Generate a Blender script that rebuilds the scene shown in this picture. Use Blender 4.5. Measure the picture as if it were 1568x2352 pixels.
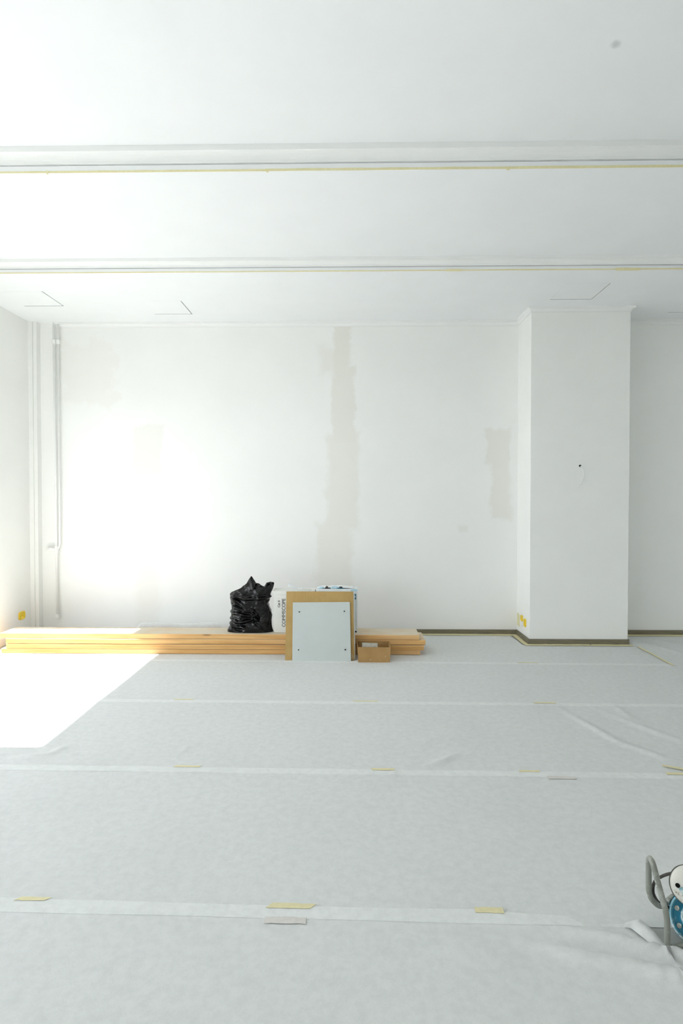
import bpy, math, random
from mathutils import Vector, noise, Matrix
random.seed(7)
sc = bpy.context.scene
col = sc.collection
for o in list(bpy.data.objects):
    bpy.data.objects.remove(o, do_unlink=True)

# ------------------------------------------------------------------ camera
EYE = 1.42
cam_d = bpy.data.cameras.new('camera')
cam = bpy.data.objects.new('camera', cam_d); col.objects.link(cam)
cam_d.sensor_fit = 'VERTICAL'; cam_d.sensor_height = 36.0; cam_d.sensor_width = 24.0
cam_d.lens = 20.0
cam_d.clip_start = 0.05; cam_d.clip_end = 200
cam.location = (0, 0, EYE)
cam.rotation_euler = (math.radians(90 - 1.05), 0, math.radians(0.92))
sc.camera = cam

# ------------------------------------------------------------------ sky, sun, exposure
SKY, SUN, EXPO = 5.5, 26.0, 0.05
world = bpy.data.worlds.new('sky'); sc.world = world
world.use_nodes = True
bg = world.node_tree.nodes['Background']
bg.inputs['Color'].default_value = (0.918, 0.95, 1.015, 1)
bg.inputs['Strength'].default_value = SKY
sun_d = bpy.data.lights.new('sun', 'SUN'); sun = bpy.data.objects.new('sun', sun_d); col.objects.link(sun)
sun_d.energy = SUN; sun_d.angle = math.radians(0.55); sun_d.color = (1.0, 0.975, 0.95)
sun.rotation_euler = Vector((1, 0.02, -0.775)).to_track_quat('-Z', 'Y').to_euler()
vs = sc.view_settings
vs.view_transform = 'Standard'; vs.look = 'None'; vs.gamma = 1.0; vs.use_curve_mapping = False
vs.exposure = EXPO
sc.cycles.max_bounces = 14; sc.cycles.diffuse_bounces = 10; sc.cycles.transparent_max_bounces = 16
sc.cycles.caustics_reflective = False; sc.cycles.caustics_refractive = False
sc.cycles.use_denoising = True
sc.cycles.sample_clamp_indirect = 8.0

XL, XR, YB, YR = -3.42, 4.75, 6.09, -3.2      # inner faces: left, right, back, rear walls
C3, C2, C1 = 3.33, 3.432, 3.565              # ceiling heights of the three bays
YS2, YS1 = 4.770, 3.505                      # where the ceiling steps down
WTH = 0.35
WINDOWS = [(3.15, 5.475), (0.45, 2.85), (-2.25, 0.10)]
WHEAD, WSILL = 2.44, 0.06
for (y0, y1) in WINDOWS:                     # sampling portals in the window openings
    d = bpy.data.lights.new('window_portal', 'AREA'); d.shape = 'RECTANGLE'
    d.size = WHEAD - WSILL; d.size_y = y1 - y0; d.cycles.is_portal = True
    o = bpy.data.objects.new('window_portal', d); col.objects.link(o)
    o.location = (XL - WTH - 0.02, (y0 + y1) / 2, (WHEAD + WSILL) / 2)
    o.rotation_euler = (0, math.radians(-90), 0)

# ------------------------------------------------------------------ node helpers
class NT:
    def __init__(s, name, rough=0.6, spec=0.3):
        s.m = bpy.data.materials.new(name); s.m.use_nodes = True
        s.t = s.m.node_tree; s.b = s.t.nodes['Principled BSDF']
        s.b.inputs['Roughness'].default_value = rough
        s.b.inputs['Specular IOR Level'].default_value = spec
        s._co = None
    def n(s, t, **k):
        nd = s.t.nodes.new(t)
        for a, v in k.items(): setattr(nd, a, v)
        return nd
    def link(s, a, b): s.t.links.new(a, b)
    def co(s):
        if s._co is None: s._co = s.n('ShaderNodeTexCoord').outputs['Object']
        return s._co
    def mapping(s, scale=(1, 1, 1), rot=(0, 0, 0), loc=(0, 0, 0), src=None):
        m = s.n('ShaderNodeMapping'); s.link(src or s.co(), m.inputs[0])
        m.inputs['Scale'].default_value = scale; m.inputs['Rotation'].default_value = rot; m.inputs['Location'].default_value = loc
        return m.outputs[0]
    def noise(s, scale, detail=4, rough=0.55, vec=None):
        t = s.n('ShaderNodeTexNoise'); s.link(vec or s.co(), t.inputs['Vector'])
        t.inputs['Scale'].default_value = scale; t.inputs['Detail'].default_value = detail; t.inputs['Roughness'].default_value = rough
        return t.outputs[0]
    def math(s, op, a, b=None, clamp=False):
        m = s.n('ShaderNodeMath', operation=op, use_clamp=clamp)
        for i, v in enumerate((a, b)):
            if v is None: continue
            if isinstance(v, (int, float)): m.inputs[i].default_value = v
            else: s.link(v, m.inputs[i])
        return m.outputs[0]
    def rng(s, v, a, b, c=0.0, d=1.0):
        m = s.n('ShaderNodeMapRange'); m.interpolation_type = 'SMOOTHSTEP'
        s.link(v, m.inputs[0])
        for i, q in enumerate((a, b, c, d)): m.inputs[i + 1].default_value = q
        return m.outputs[0]
    def mix(s, f, a, b):
        m = s.n('ShaderNodeMix', data_type='RGBA')
        if isinstance(f, (int, float)): m.inputs[0].default_value = f
        else: s.link(f, m.inputs[0])
        for i, v in ((6, a), (7, b)):
            if isinstance(v, tuple): m.inputs[i].default_value = (*v, 1) if len(v) == 3 else v
            else: s.link(v, m.inputs[i])
        return m.outputs[2]
    def color(s, v):
        if isinstance(v, tuple): s.b.inputs['Base Color'].default_value = (*v, 1)
        else: s.link(v, s.b.inputs['Base Color'])
    def bump(s, h, strength=0.2, dist=0.002):
        b = s.n('ShaderNodeBump'); b.inputs['Strength'].default_value = strength; b.inputs['Distance'].default_value = dist
        s.link(h, b.inputs['Height']); s.link(b.outputs[0], s.b.inputs['Normal'])

def simple(name, c, rough=0.6, spec=0.3, var=0.06, scale=12, metal=0.0, bump=0.0):
    t = NT(name, rough, spec); t.b.inputs['Metallic'].default_value = metal
    nz = t.noise(scale, 4)
    t.color(t.mix(t.rng(nz, 0.3, 0.7), tuple(x * (1 - var) for x in c), tuple(min(1, x * (1 + var)) for x in c)))
    if bump: t.bump(t.noise(scale * 8, 3), bump)
    return t.m

# ------------------------------------------------------------------ materials
def boxmask(t, x, z, nz, x0, x1, z0, z1, amp, soft):
    def side(v, a, b):
        q = t.math('SUBTRACT', (b - a) / 2, t.math('ABSOLUTE', t.math('SUBTRACT', v, (a + b) / 2)))
        return t.math('ADD', q, t.math('MULTIPLY', t.math('SUBTRACT', nz, 0.5), amp * 2.2))
    return t.rng(t.math('MINIMUM', side(x, x0, x1), side(z, z0, z1)), -soft, soft)

def mat_back_wall():
    t = NT('back_wall_paint', 0.75, 0.2)
    sep = t.n('ShaderNodeSeparateXYZ'); t.link(t.co(), sep.inputs[0])
    x, z = sep.outputs[0], sep.outputs[2]
    nz = t.noise(4.5, 6, 0.65)
    stains = [  # x0, x1, z0, z1, noise, soft, weight
        (-3.1, -2.5, 2.45, 3.14, 0.30, 0.03, 0.38),
        (-2.34, -2.03, 1.70, 2.23, 0.10, 0.02, 0.65), (-2.31, -2.06, 0.05, 1.80, 0.10, 0.05, 0.55),
        (-0.186, -0.01, 2.70, 3.30, 0.08, 0.015, 1.0), (-0.311, -0.024, 2.79, 3.05, 0.10, 0.05, 0.7),
        (-0.20, 0.046, 2.05, 2.85, 0.10, 0.015, 0.95), (-0.247, 0.079, 1.12, 2.15, 0.11, 0.03, 0.8),
        (-0.364, 0.014, 0.20, 1.18, 0.12, 0.03, 0.75),
        (1.435, 1.691, 1.82, 2.193, 0.12, 0.015, 0.8), (1.506, 1.685, 1.244, 1.88, 0.09, 0.02, 0.85),
        (1.16, 1.25, 1.10, 1.16, 0.03, 0.01, 0.6)]
    tot = None
    for (a, b, c, d, am, so, w) in stains:
        m = t.math('MULTIPLY', boxmask(t, x, z, nz, a, b, c, d, am, so * 1.6), w * 0.55)
        tot = m if tot is None else t.math('MAXIMUM', tot, m)
    fine = t.noise(2.0, 5)
    base = t.mix(t.rng(fine, 0.3, 0.7), (0.867, 0.868, 0.852), (0.882, 0.883, 0.867))
    t.color(t.mix(tot, base, (0.755, 0.735, 0.655)))
    t.bump(t.noise(60, 4), 0.05)
    return t.m

def mat_ceiling():
    t = NT('ceiling_paint', 0.8, 0.2)
    nz = t.noise(3, 4)
    base = t.mix(t.rng(nz, 0.3, 0.7), (0.845, 0.86, 0.865), (0.86, 0.875, 0.88))
    # grey smudge on the nearest bay
    d = t.n('ShaderNodeVectorMath', operation='SUBTRACT'); t.link(t.co(), d.inputs[0]); d.inputs[1].default_value = (1.245, 2.73, C1)
    s = t.n('ShaderNodeVectorMath', operation='MULTIPLY'); t.link(d.outputs[0], s.inputs[0]); s.inputs[1].default_value = (1, 1.25, 1)
    l = t.n('ShaderNodeVectorMath', operation='LENGTH'); t.link(s.outputs[0], l.inputs[0])
    q = t.math('ADD', l.outputs['Value'], t.math('MULTIPLY', t.math('SUBTRACT', t.noise(28, 2), 0.5), 0.035))
    m = t.math('MULTIPLY', t.rng(q, 0.040, 0.004), 0.5)
    t.color(t.mix(m, base, (0.36, 0.40, 0.39)))
    t.bump(t.noise(70, 3), 0.04)
    return t.m

M = {}
M['back_wall'] = mat_back_wall()
M['ceiling'] = mat_ceiling()
M['wall'] = simple('white_wall_paint', (0.88, 0.88, 0.858), 0.75, 0.2, 0.01, 3, bump=0.04)
M['trim'] = simple('white_trim_paint', (0.86, 0.865, 0.855), 0.6, 0.3, 0.01, 3)
M['casing'] = simple('casing_paint', (0.86, 0.86, 0.845), 0.6, 0.3, 0.01, 3)

def mat_baseboard():
    t = NT('grey_brown_skirting', 0.55, 0.3)
    v = t.mapping((2.5, 2.5, 30)); nz = t.noise(3, 5, 0.6, v)
    t.color(t.mix(t.rng(nz, 0.3, 0.7), (0.175, 0.155, 0.108), (0.23, 0.206, 0.15)))
    return t.m
M['baseboard'] = mat_baseboard()

def mat_floor():
    t = NT('bare_floor', 0.6, 0.3)
    nz = t.noise(5, 6, 0.6)
    t.color(t.mix(t.rng(nz, 0.3, 0.7), (0.36, 0.37, 0.35), (0.45, 0.455, 0.43)))
    return t.m
M['floor'] = mat_floor()

def mat_fleece(name, k):
    t = NT(name, 0.95, 0.1)
    n1 = t.noise(26, 6, 0.7); n2 = t.noise(420, 2, 0.6); n3 = t.noise(2.2, 3)
    f = t.math('ADD', t.math('MULTIPLY', n1, 0.6), t.math('MULTIPLY', n2, 0.4))
    c = t.mix(t.rng(f, 0.36, 0.62), (0.585 * k, 0.60 * k, 0.592 * k), (0.655 * k, 0.67 * k, 0.662 * k))
    c = t.mix(t.math('MULTIPLY', t.rng(n3, 0.4, 0.65), 0.12), c, (0.55 * k, 0.57 * k, 0.56 * k))
    t.color(c)
    t.bump(t.math('ADD', n1, t.math('MULTIPLY', n2, 0.6)), 0.25, 0.0012)
    return t.m
M['fleece'] = mat_fleece('white_fleece', 1.05)
M['fleece_double'] = mat_fleece('double_white_fleece', 1.15)

def mat_tape(name, c, alpha):
    t = NT(name, 0.6, 0.25)
    nz = t.noise(60, 3)
    t.color(t.mix(t.rng(nz, 0.3, 0.7), tuple(x * 0.93 for x in c), c))
    if alpha:
        tr = t.n('ShaderNodeBsdfTransparent'); mx = t.n('ShaderNodeMixShader'); mx.inputs[0].default_value = alpha
        t.link(t.b.outputs[0], mx.inputs[1]); t.link(tr.outputs[0], mx.inputs[2])
        t.link(mx.outputs[0], t.t.nodes['Material Output'].inputs['Surface'])
    return t.m
M['tape'] = mat_tape('masking_tape_paper', (0.74, 0.68, 0.42), 0.0)
M['tape_pale'] = mat_tape('masking_tape_under_fleece', (0.66, 0.635, 0.60), 0.0)
M['tape_beam'] = mat_tape('masking_tape_ceiling', (0.82, 0.765, 0.47), 0.0)
M['yellow'] = simple('yellow_plastic', (0.86, 0.62, 0.04), 0.45, 0.4, 0.06)

def mat_wood():
    t = NT('pine', 0.65, 0.25)
    oi = t.n('ShaderNodeObjectInfo')
    off = t.n('ShaderNodeVectorMath', operation='ADD'); t.link(t.co(), off.inputs[0])
    mul = t.math('MULTIPLY', oi.outputs['Random'], 37.0)
    cmb = t.n('ShaderNodeCombineXYZ')
    for i in range(3): t.link(mul, cmb.inputs[i])
    t.link(cmb.outputs[0], off.inputs[1])
    v = t.mapping((0.9, 16, 26), src=off.outputs[0])
    g = t.noise(1.6, 6, 0.6, v); g2 = t.noise(1.3, 3, 0.5, t.mapping((0.8, 2, 5), src=off.outputs[0]))
    c = t.mix(t.rng(g, 0.3, 0.72), (0.72, 0.44, 0.18), (0.56, 0.30, 0.10))
    c = t.mix(t.math('MULTIPLY', t.rng(g2, 0.45, 0.7), 0.5), c, (0.74, 0.51, 0.27))
    vo = t.n('ShaderNodeTexVoronoi'); t.link(t.mapping((2.4, 6, 12), src=off.outputs[0]), vo.inputs['Vector']); vo.inputs['Scale'].default_value = 1.0
    kn = t.rng(vo.outputs['Distance'], 0.13, 0.05)
    c = t.mix(t.math('MULTIPLY', kn, 0.7), c, (0.22, 0.12, 0.055))
    # plaster dust lying on the upper faces
    geo = t.n('ShaderNodeNewGeometry'); sp = t.n('ShaderNodeSeparateXYZ'); t.link(geo.outputs['Normal'], sp.inputs[0])
    dust = t.math('MULTIPLY', t.rng(sp.outputs[2], 0.6, 0.9), t.rng(t.noise(3.0, 5, 0.6, off.outputs[0]), 0.25, 0.6, 0.45, 0.95))
    c = t.mix(dust, c, (0.68, 0.62, 0.50))
    t.color(c); t.bump(g, 0.15, 0.002)
    return t.m
M['wood'] = mat_wood()

def mat_card(name, a, b):
    t = NT(name, 0.75, 0.2)
    fl = t.noise(2.0, 3, 0.5, t.mapping((60, 1, 1))); nz = t.noise(7, 5, 0.6)
    c = t.mix(t.rng(nz, 0.3, 0.7), a, b)
    t.color(t.mix(t.math('MULTIPLY', t.rng(fl, 0.35, 0.65), 0.15), c, tuple(x * 0.8 for x in a)))
    return t.m
M['card'] = mat_card('brown_corrugated_card', (0.42, 0.275, 0.10), (0.48, 0.325, 0.13))
M['card_dark'] = mat_card('open_carton_card', (0.37, 0.22, 0.085), (0.43, 0.265, 0.11))
M['card_edge'] = simple('worn_card_edge', (0.60, 0.50, 0.33), 0.8, 0.2, 0.25, 90)
M['white_card'] = simple('white_carton', (0.76, 0.76, 0.72), 0.6, 0.3, 0.04, 9)
M['white_card2'] = simple('white_printed_carton', (0.80, 0.83, 0.84), 0.5, 0.35, 0.03, 9)
M['paper'] = simple('dull_paper', (0.50, 0.49, 0.42), 0.8, 0.2, 0.15, 60)
M['ink'] = simple('black_ink', (0.03, 0.03, 0.03), 0.6, 0.2, 0.1)
M['ink_grey'] = simple('faded_ink', (0.45, 0.45, 0.43), 0.6, 0.2, 0.1)
M['blue_ink'] = simple('blue_print', (0.06, 0.20, 0.27), 0.5, 0.3, 0.2)
M['pale_blue'] = simple('pale_blue_film', (0.42, 0.60, 0.68), 0.35, 0.5, 0.2, 30)

def mat_panel():
    t = NT('grey_coated_panel', 0.42, 0.4)
    n1 = t.noise(2.5, 5, 0.6); n2 = t.noise(4, 4, 0.6, t.mapping((1, 1, 7)))
    c = t.mix(t.rng(n1, 0.3, 0.7), (0.525, 0.57, 0.555), (0.555, 0.60, 0.585))
    c = t.mix(t.math('MULTIPLY', t.rng(n2, 0.56, 0.72), 0.25), c, (0.50, 0.53, 0.50))
    t.color(c); return t.m
M['panel'] = mat_panel()
M['hole'] = simple('dark_hole', (0.012, 0.012, 0.012), 0.8, 0.1, 0.1)

def mat_bag():
    t = NT('black_bin_liner', 0.2, 0.36)
    t.color((0.004, 0.004, 0.0038))
    n1 = t.noise(16, 3, 0.5, t.mapping((1, 1, 1.8), rot=(0, 0.6, 0)))
    t.bump(n1, 0.25, 0.012)
    r = t.rng(t.noise(9, 3), 0.3, 0.7, 0.10, 0.24); t.link(r, t.b.inputs['Roughness'])
    return t.m
M['bag'] = mat_bag()

def mat_film():
    t = NT('clear_plastic_film', 0.25, 0.5)
    t.color((0.86, 0.89, 0.92)); t.bump(t.noise(40, 4), 0.4, 0.006)
    tr = t.n('ShaderNodeBsdfTransparent'); mx = t.n('ShaderNodeMixShader'); mx.inputs[0].default_value = 0.35
    t.link(t.b.outputs[0], mx.inputs[1]); t.link(tr.outputs[0], mx.inputs[2])
    t.link(mx.outputs[0], t.t.nodes['Material Output'].inputs['Surface'])
    return t.m
M['film'] = mat_film()
M['pipe'] = simple('white_painted_pipe', (0.88, 0.88, 0.87), 0.4, 0.4, 0.02)
M['cable_white'] = simple('white_cable', (0.82, 0.82, 0.80), 0.45, 0.4, 0.02)

def mat_tube():
    t = NT('worn_grey_steel', 0.42, 0.5); t.b.inputs['Metallic'].default_value = 0.35
    n1 = t.noise(22, 5, 0.65)
    c = t.mix(t.rng(n1, 0.45, 0.6), (0.26, 0.27, 0.235), (0.38, 0.39, 0.35))
    n2 = t.noise(48, 4, 0.6)
    c = t.mix(t.rng(n2, 0.60, 0.66), c, (0.72, 0.72, 0.68))
    t.color(c); return t.m
M['tube'] = mat_tube()

def mat_speckled(name, a, dirt, lo, hi, rough=0.5):
    t = NT(name, rough, 0.4); n1 = t.noise(42, 5, 0.65)
    t.color(t.mix(t.rng(n1, lo, hi), a, dirt)); return t.m
M['reel_white'] = mat_speckled('dirty_white_plastic', (0.74, 0.73, 0.66), (0.30, 0.27, 0.20), 0.60, 0.70)
M['reel_blue'] = mat_speckled('dusty_blue_plastic', (0.025, 0.20, 0.30), (0.42, 0.52, 0.53), 0.54, 0.72)
M['reel_edge'] = mat_speckled('scuffed_blue_rim', (0.20, 0.42, 0.50), (0.66, 0.72, 0.72), 0.45, 0.62)
M['rubber'] = simple('dusty_black_cable', (0.09, 0.085, 0.075), 0.6, 0.3, 0.3, 40)
M['frame'] = simple('grey_window_frame', (0.35, 0.36, 0.36), 0.45, 0.4, 0.03)
M['pavement'] = simple('pavement', (0.22, 0.22, 0.225), 0.9, 0.2, 0.08, 2)

def mat_glass():
    m = bpy.data.materials.new('window_glass'); m.use_nodes = True
    t = m.node_tree; t.nodes.clear()
    out = t.nodes.new('ShaderNodeOutputMaterial'); mx = t.nodes.new('ShaderNodeMixShader')
    tr = t.nodes.new('ShaderNodeBsdfTransparent'); tr.inputs[0].default_value = (0.96, 0.97, 0.97, 1)
    gl = t.nodes.new('ShaderNodeBsdfGlossy'); gl.inputs['Roughness'].default_value = 0.02
    fr = t.nodes.new('ShaderNodeFresnel')
    ge = t.nodes.new('ShaderNodeNewGeometry'); mr = t.nodes.new('ShaderNodeMapRange')   # thin pane: both faces reflect like an outer face
    mr.inputs[3].default_value = 1.45; mr.inputs[4].default_value = 1 / 1.45
    t.links.new(ge.outputs['Backfacing'], mr.inputs[0]); t.links.new(mr.outputs[0], fr.inputs[0])
    t.links.new(fr.outputs[0], mx.inputs[0]); t.links.new(tr.outputs[0], mx.inputs[1]); t.links.new(gl.outputs[0], mx.inputs[2])
    t.links.new(mx.outputs[0], out.inputs['Surface'])
    return m
M['glass'] = mat_glass()

# ------------------------------------------------------------------ mesh helpers
class MB:
    def __init__(s): s.v = []; s.f = []
    def add(s, vs, fs):
        k = len(s.v); s.v += [Vector(v) for v in vs]; s.f += [tuple(i + k for i in f) for f in fs]; return s
    def box(s, a, b):
        (x0, y0, z0), (x1, y1, z1) = a, b
        return s.add([(x0, y0, z0), (x1, y0, z0), (x1, y1, z0), (x0, y1, z0), (x0, y0, z1), (x1, y0, z1), (x1, y1, z1), (x0, y1, z1)],
                     [(0, 3, 2, 1), (4, 5, 6, 7), (0, 1, 5, 4), (1, 2, 6, 5), (2, 3, 7, 6), (3, 0, 4, 7)])
    def prism(s, front, back):        # two matching loops; front is seen from its outer side counter-clockwise
        n = len(front)
        return s.add(list(front) + list(back), [tuple(range(n)), tuple(range(2 * n - 1, n - 1, -1))] +
                     [(i, n + i, n + (i + 1) % n, (i + 1) % n) for i in range(n)])
    def tube(s, path, r, seg=12, cap=True, closed=False):
        P = [Vector(p) for p in path]; n = len(P); rings = []; up = None
        for i, p in enumerate(P):
            if closed: t = (P[(i + 1) % n] - P[i - 1]).normalized()
            else: t = (P[min(i + 1, n - 1)] - P[max(i - 1, 0)]).normalized()
            if up is None:
                up = Vector((0, 0, 1)) if abs(t.z) < 0.9 else Vector((0, 1, 0))
            a = t.cross(up).normalized(); up = a.cross(t).normalized()
            rr = r(i / (n - 1)) if callable(r) else r
            rings.append([p + (a * math.cos(q) + up * math.sin(q)) * rr for q in [2 * math.pi * j / seg for j in range(seg)]])
        vs = [v for rg in rings for v in rg]; fs = []
        for i in range(n if closed else n - 1):
            for j in range(seg):
                k = (i + 1) % n
                fs.append((i * seg + j, i * seg + (j + 1) % seg, k * seg + (j + 1) % seg, k * seg + j))
        if cap and not closed:
            fs.append(tuple(range(seg - 1, -1, -1))); fs.append(tuple((n - 1) * seg + j for j in range(seg)))
        return s.add(vs, fs)
    def lathe(s, prof, origin, axis, seg=40):   # prof: (distance along axis, radius)
        ax = Vector(axis).normalized(); u = ax.orthogonal().normalized(); w = ax.cross(u); o = Vector(origin)
        vs = []; fs = []
        for (h, r) in prof:
            for j in range(seg):
                q = 2 * math.pi * j / seg
                vs.append(o + ax * h + (u * math.cos(q) + w * math.sin(q)) * max(r, 1e-5))
        for i in range(len(prof) - 1):
            for j in range(seg):
                fs.append((i * seg + j, i * seg + (j + 1) % seg, (i + 1) * seg + (j + 1) % seg, (i + 1) * seg + j))
        return s.add(vs, fs)
    def build(s, name, mat, parent=None, loc=None, smooth=False, bevel=0.0):
        loc = Vector(loc) if loc is not None else (Vector(parent['base']) if parent is not None and 'base' in parent.keys() else Vector((0, 0, 0)))
        me = bpy.data.meshes.new(name); me.from_pydata([v - loc for v in s.v], [], s.f); me.validate(); me.update()
        o = bpy.data.objects.new(name, me); col.objects.link(o)
        me.materials.append(M[mat] if isinstance(mat, str) else mat)
        if smooth: me.polygons.foreach_set('use_smooth', [True] * len(me.polygons))
        if bevel:
            b = o.modifiers.new('bevel', 'BEVEL'); b.width = bevel; b.segments = 2; b.limit_method = 'ANGLE'
        if parent is not None: o.parent = parent
        else: o.location = loc
        return o

def tag(o, label, cat=None, group=None, kind=None):
    o['label'] = label
    if cat: o['category'] = cat
    if group: o['group'] = group
    if kind: o['kind'] = kind
    return o
def struct(o, label=None):
    o['kind'] = 'structure'
    if label: o['label'] = label
    return o
ROOTS = []
def thing(name, label, cat, loc, group=None):
    o = bpy.data.objects.new(name, None); col.objects.link(o); o.location = loc; o.empty_display_size = 0.05
    o['base'] = list(loc); ROOTS.append(o)
    return tag(o, label, cat, group)
def sub(part, m, name, mat, **k):            # a piece of a part: same local frame as its part
    base = part.parent['base']
    q = m.build(name, mat, loc=base, **k); q.location = (0, 0, 0); q.parent = part
    return q
def rounded(pts, r, n=6):
    P = [Vector(p) for p in pts]; out = [P[0]]
    for i in range(1, len(P) - 1):
        a = (P[i - 1] - P[i]); b = (P[i + 1] - P[i]); rr = min(r, a.length * 0.49, b.length * 0.49)
        p0 = P[i] + a.normalized() * rr; p2 = P[i] + b.normalized() * rr
        for k in range(n + 1):
            t = k / n; out.append(p0 * (1 - t) ** 2 + P[i] * 2 * t * (1 - t) + p2 * t * t)
    out.append(P[-1]); return out

# ------------------------------------------------------------------ room shell
struct(MB().box((XL - WTH, YR - 0.2, -0.12), (XR + 0.2, YB + 0.2, 0)).build('floor', 'floor'), 'bare grey floor under the white dust sheets')
struct(MB().box((XL - WTH, YB, 0), (XR + 0.2, YB + 0.2, 3.8)).build('wall_back', 'back_wall'), 'white painted back wall with beige filler patches')
wl = MB()
ys = [YR - 0.2] + [q for w in sorted(WINDOWS) for q in w] + [YB]
for i in range(0, len(ys), 2): wl.box((XL - WTH, ys[i], 0), (XL, ys[i + 1], 3.8))
for (a, b) in WINDOWS:
    wl.box((XL - WTH, a, WHEAD), (XL, b, 3.8)); wl.box((XL - WTH, a, 0), (XL, b, WSILL))
struct(wl.build('wall_left', 'wall'), 'white left wall with tall shop windows')
struct(MB().box((XR, YR - 0.2, 0), (XR + 0.2, YB, 3.8)).build('wall_right', 'wall'), 'white right wall')
struct(MB().box((XL, YR - 0.2, 0), (XR, YR, 3.8)).build('wall_rear', 'wall'), 'white wall behind the viewpoint')

HATCH = [(1.885, 2.276, 5.05, 5.45), (-1.998, -1.612, 5.43, 5.812), (-3.19, -2.80, 5.16, 5.55), (3.20, 3.59, 5.45, 5.84)]
ce = MB()
ce.box((XL - WTH, YR - 0.2, C1), (XR + 0.2, YS1, 3.85)); ce.box((XL - WTH, YS1, C2), (XR + 0.2, YS2, 3.85))
xs = sorted({XL - 0.1, XR + 0.1} | {q for h in HATCH for q in h[:2]}); yy = sorted({YS2, YB + 0.1} | {q for h in HATCH for q in h[2:]})
def in_hatch(x, y): return any(h[0] < x < h[1] and h[2] < y < h[3] for h in HATCH)
for i in range(len(xs) - 1):
    for j in range(len(yy) - 1):
        if not in_hatch((xs[i] + xs[i + 1]) / 2, (yy[j] + yy[j + 1]) / 2):
            ce.add([(xs[i], yy[j], C3), (xs[i], yy[j + 1], C3), (xs[i + 1], yy[j + 1], C3), (xs[i + 1], yy[j], C3)], [(0, 1, 2, 3)])
ce.box((XL - 0.1, YS2, C3 + 0.05), (XR + 0.1, YB + 0.1, 3.85))
ce.add([(XL - 0.1, YS2, C3), (XR + 0.1, YS2, C3), (XR + 0.1, YS2, C2 + 0.01), (XL - 0.1, YS2, C2 + 0.01)], [(0, 1, 2, 3)])
for h in HATCH:
    x0, x1, y0, y1 = h; z0, z1 = C3, C3 + 0.05
    ce.add([(x0, y0, z0), (x1, y0, z0), (x1, y1, z0), (x0, y1, z0), (x0, y0, z1), (x1, y0, z1), (x1, y1, z1), (x0, y1, z1)],
           [(0, 1, 5, 4), (1, 2, 6, 5), (2, 3, 7, 6), (3, 0, 4, 7)])
ce.box((XL, YS1 - 0.013, C2), (XR, YS1, C1 - 0.034 - 0.050 - 0.008)); ce.box((XL, YS2 - 0.013, C3), (XR, YS2, C2 - 0.026 - 0.036 - 0.008))
ceiling = struct(ce.build('ceiling', 'ceiling'), 'white ceiling stepping down towards the back wall')
for h in HATCH:
    MB().box((h[0] + 0.001, h[2] + 0.001, C3 - 0.0005), (h[1] - 0.008, h[3] - 0.013, C3 + 0.02)).build('access_panel', 'ceiling', ceiling)
    x0, x1, y0, y1 = h; z0, z1 = C3 + 0.002, C3 + 0.049; e = 0.0006
    MB().add([(x0 + e, y0 + e, z0), (x1 - e, y0 + e, z0), (x1 - e, y1 - e, z0), (x0 + e, y1 - e, z0), (x0 + e, y0 + e, z1), (x1 - e, y0 + e, z1), (x1 - e, y1 - e, z1), (x0 + e, y1 - e, z1)],
             [(0, 1, 5, 4), (1, 2, 6, 5), (2, 3, 7, 6), (3, 0, 4, 7), (4, 5, 6, 7)]).build('panel_recess', 'frame', ceiling)

# cornices
def cornice(name, path, prof, ceil, label):
    n = len(path); offs = []
    nm = []
    for i in range(n - 1):
        d = (Vector(path[i + 1]) - Vector(path[i])).normalized(); nm.append(Vector((d.y, -d.x)))   # right-hand side of travel
    for i in range(n):
        if i == 0: offs.append(nm[0])
        elif i == n - 1: offs.append(nm[-1])
        else:
            b = (nm[i - 1] + nm[i]); b /= (b.length_squared / 2) if b.length_squared else 1; offs.append(b)
    vs = []; k = len(prof)
    for i in range(n):
        for (d, h) in prof:
            p = Vector(path[i]) + offs[i] * d; vs.append((p.x, p.y, ceil - h))
    fs = []
    for i in range(n - 1):
        for j in range(k):
            fs.append((i * k + j, (i + 1) * k + j, (i + 1) * k + (j + 1) % k, i * k + (j + 1) % k))
    fs.append(tuple(range(k - 1, -1, -1))); fs.append(tuple((n - 1) * k + j for j in range(k)))
    return struct(MB().add(vs, fs).build(name, 'trim'), label)
def prof(d, fil, cov, b=0.0):
    p = [(0, 0), (d + b, 0), (d + b, fil)]
    for q in range(1, 6):
        a = q / 6 * math.pi / 2
        p.append((b + d * (1 - math.sin(a)) * 0.85 + 0.004, fil + cov * (1 - math.cos(a)) * 0.9))
    p += [(b + 0.006, fil + cov), (0, fil + cov)]
    return p
small = prof(0.045, 0.018, 0.032)
cornice('trim_1', [(-3.20, YB), (1.776, YB)], small, C3, 'white moulded cornice along the back wall')
cornice('trim_2', [(2.746, YB), (XR, YB)], small, C3, 'white cornice right of the pillar')
cornice('trim_3', [(1.776, YB), (1.776, 5.66), (2.746, 5.66), (2.746, YB)], prof(0.035, 0.018, 0.032), C3, 'white cornice around the pillar head')
cornice('trim_4', [(XL, YS1), (XR, YS1)], prof(0.05, 0.034, 0.050, 0.013), C1, 'white moulding under the nearer ceiling step')
cornice('trim_5', [(XL, YS2), (XR, YS2)], prof(0.048, 0.026, 0.036, 0.013), C2, 'white moulding under the farther ceiling step')
t6 = MB().box((XL, 6.01, 0), (XL + 0.045, YB, C3)).box((XL + 0.045, 6.024, 0), (XL + 0.058, YB, C3)).box((XL + 0.058, 6.015, 0), (XL + 0.088, YB, C3))
struct(t6.build('trim_6', 'casing'), 'ribbed vertical casing in the left corner')

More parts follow.
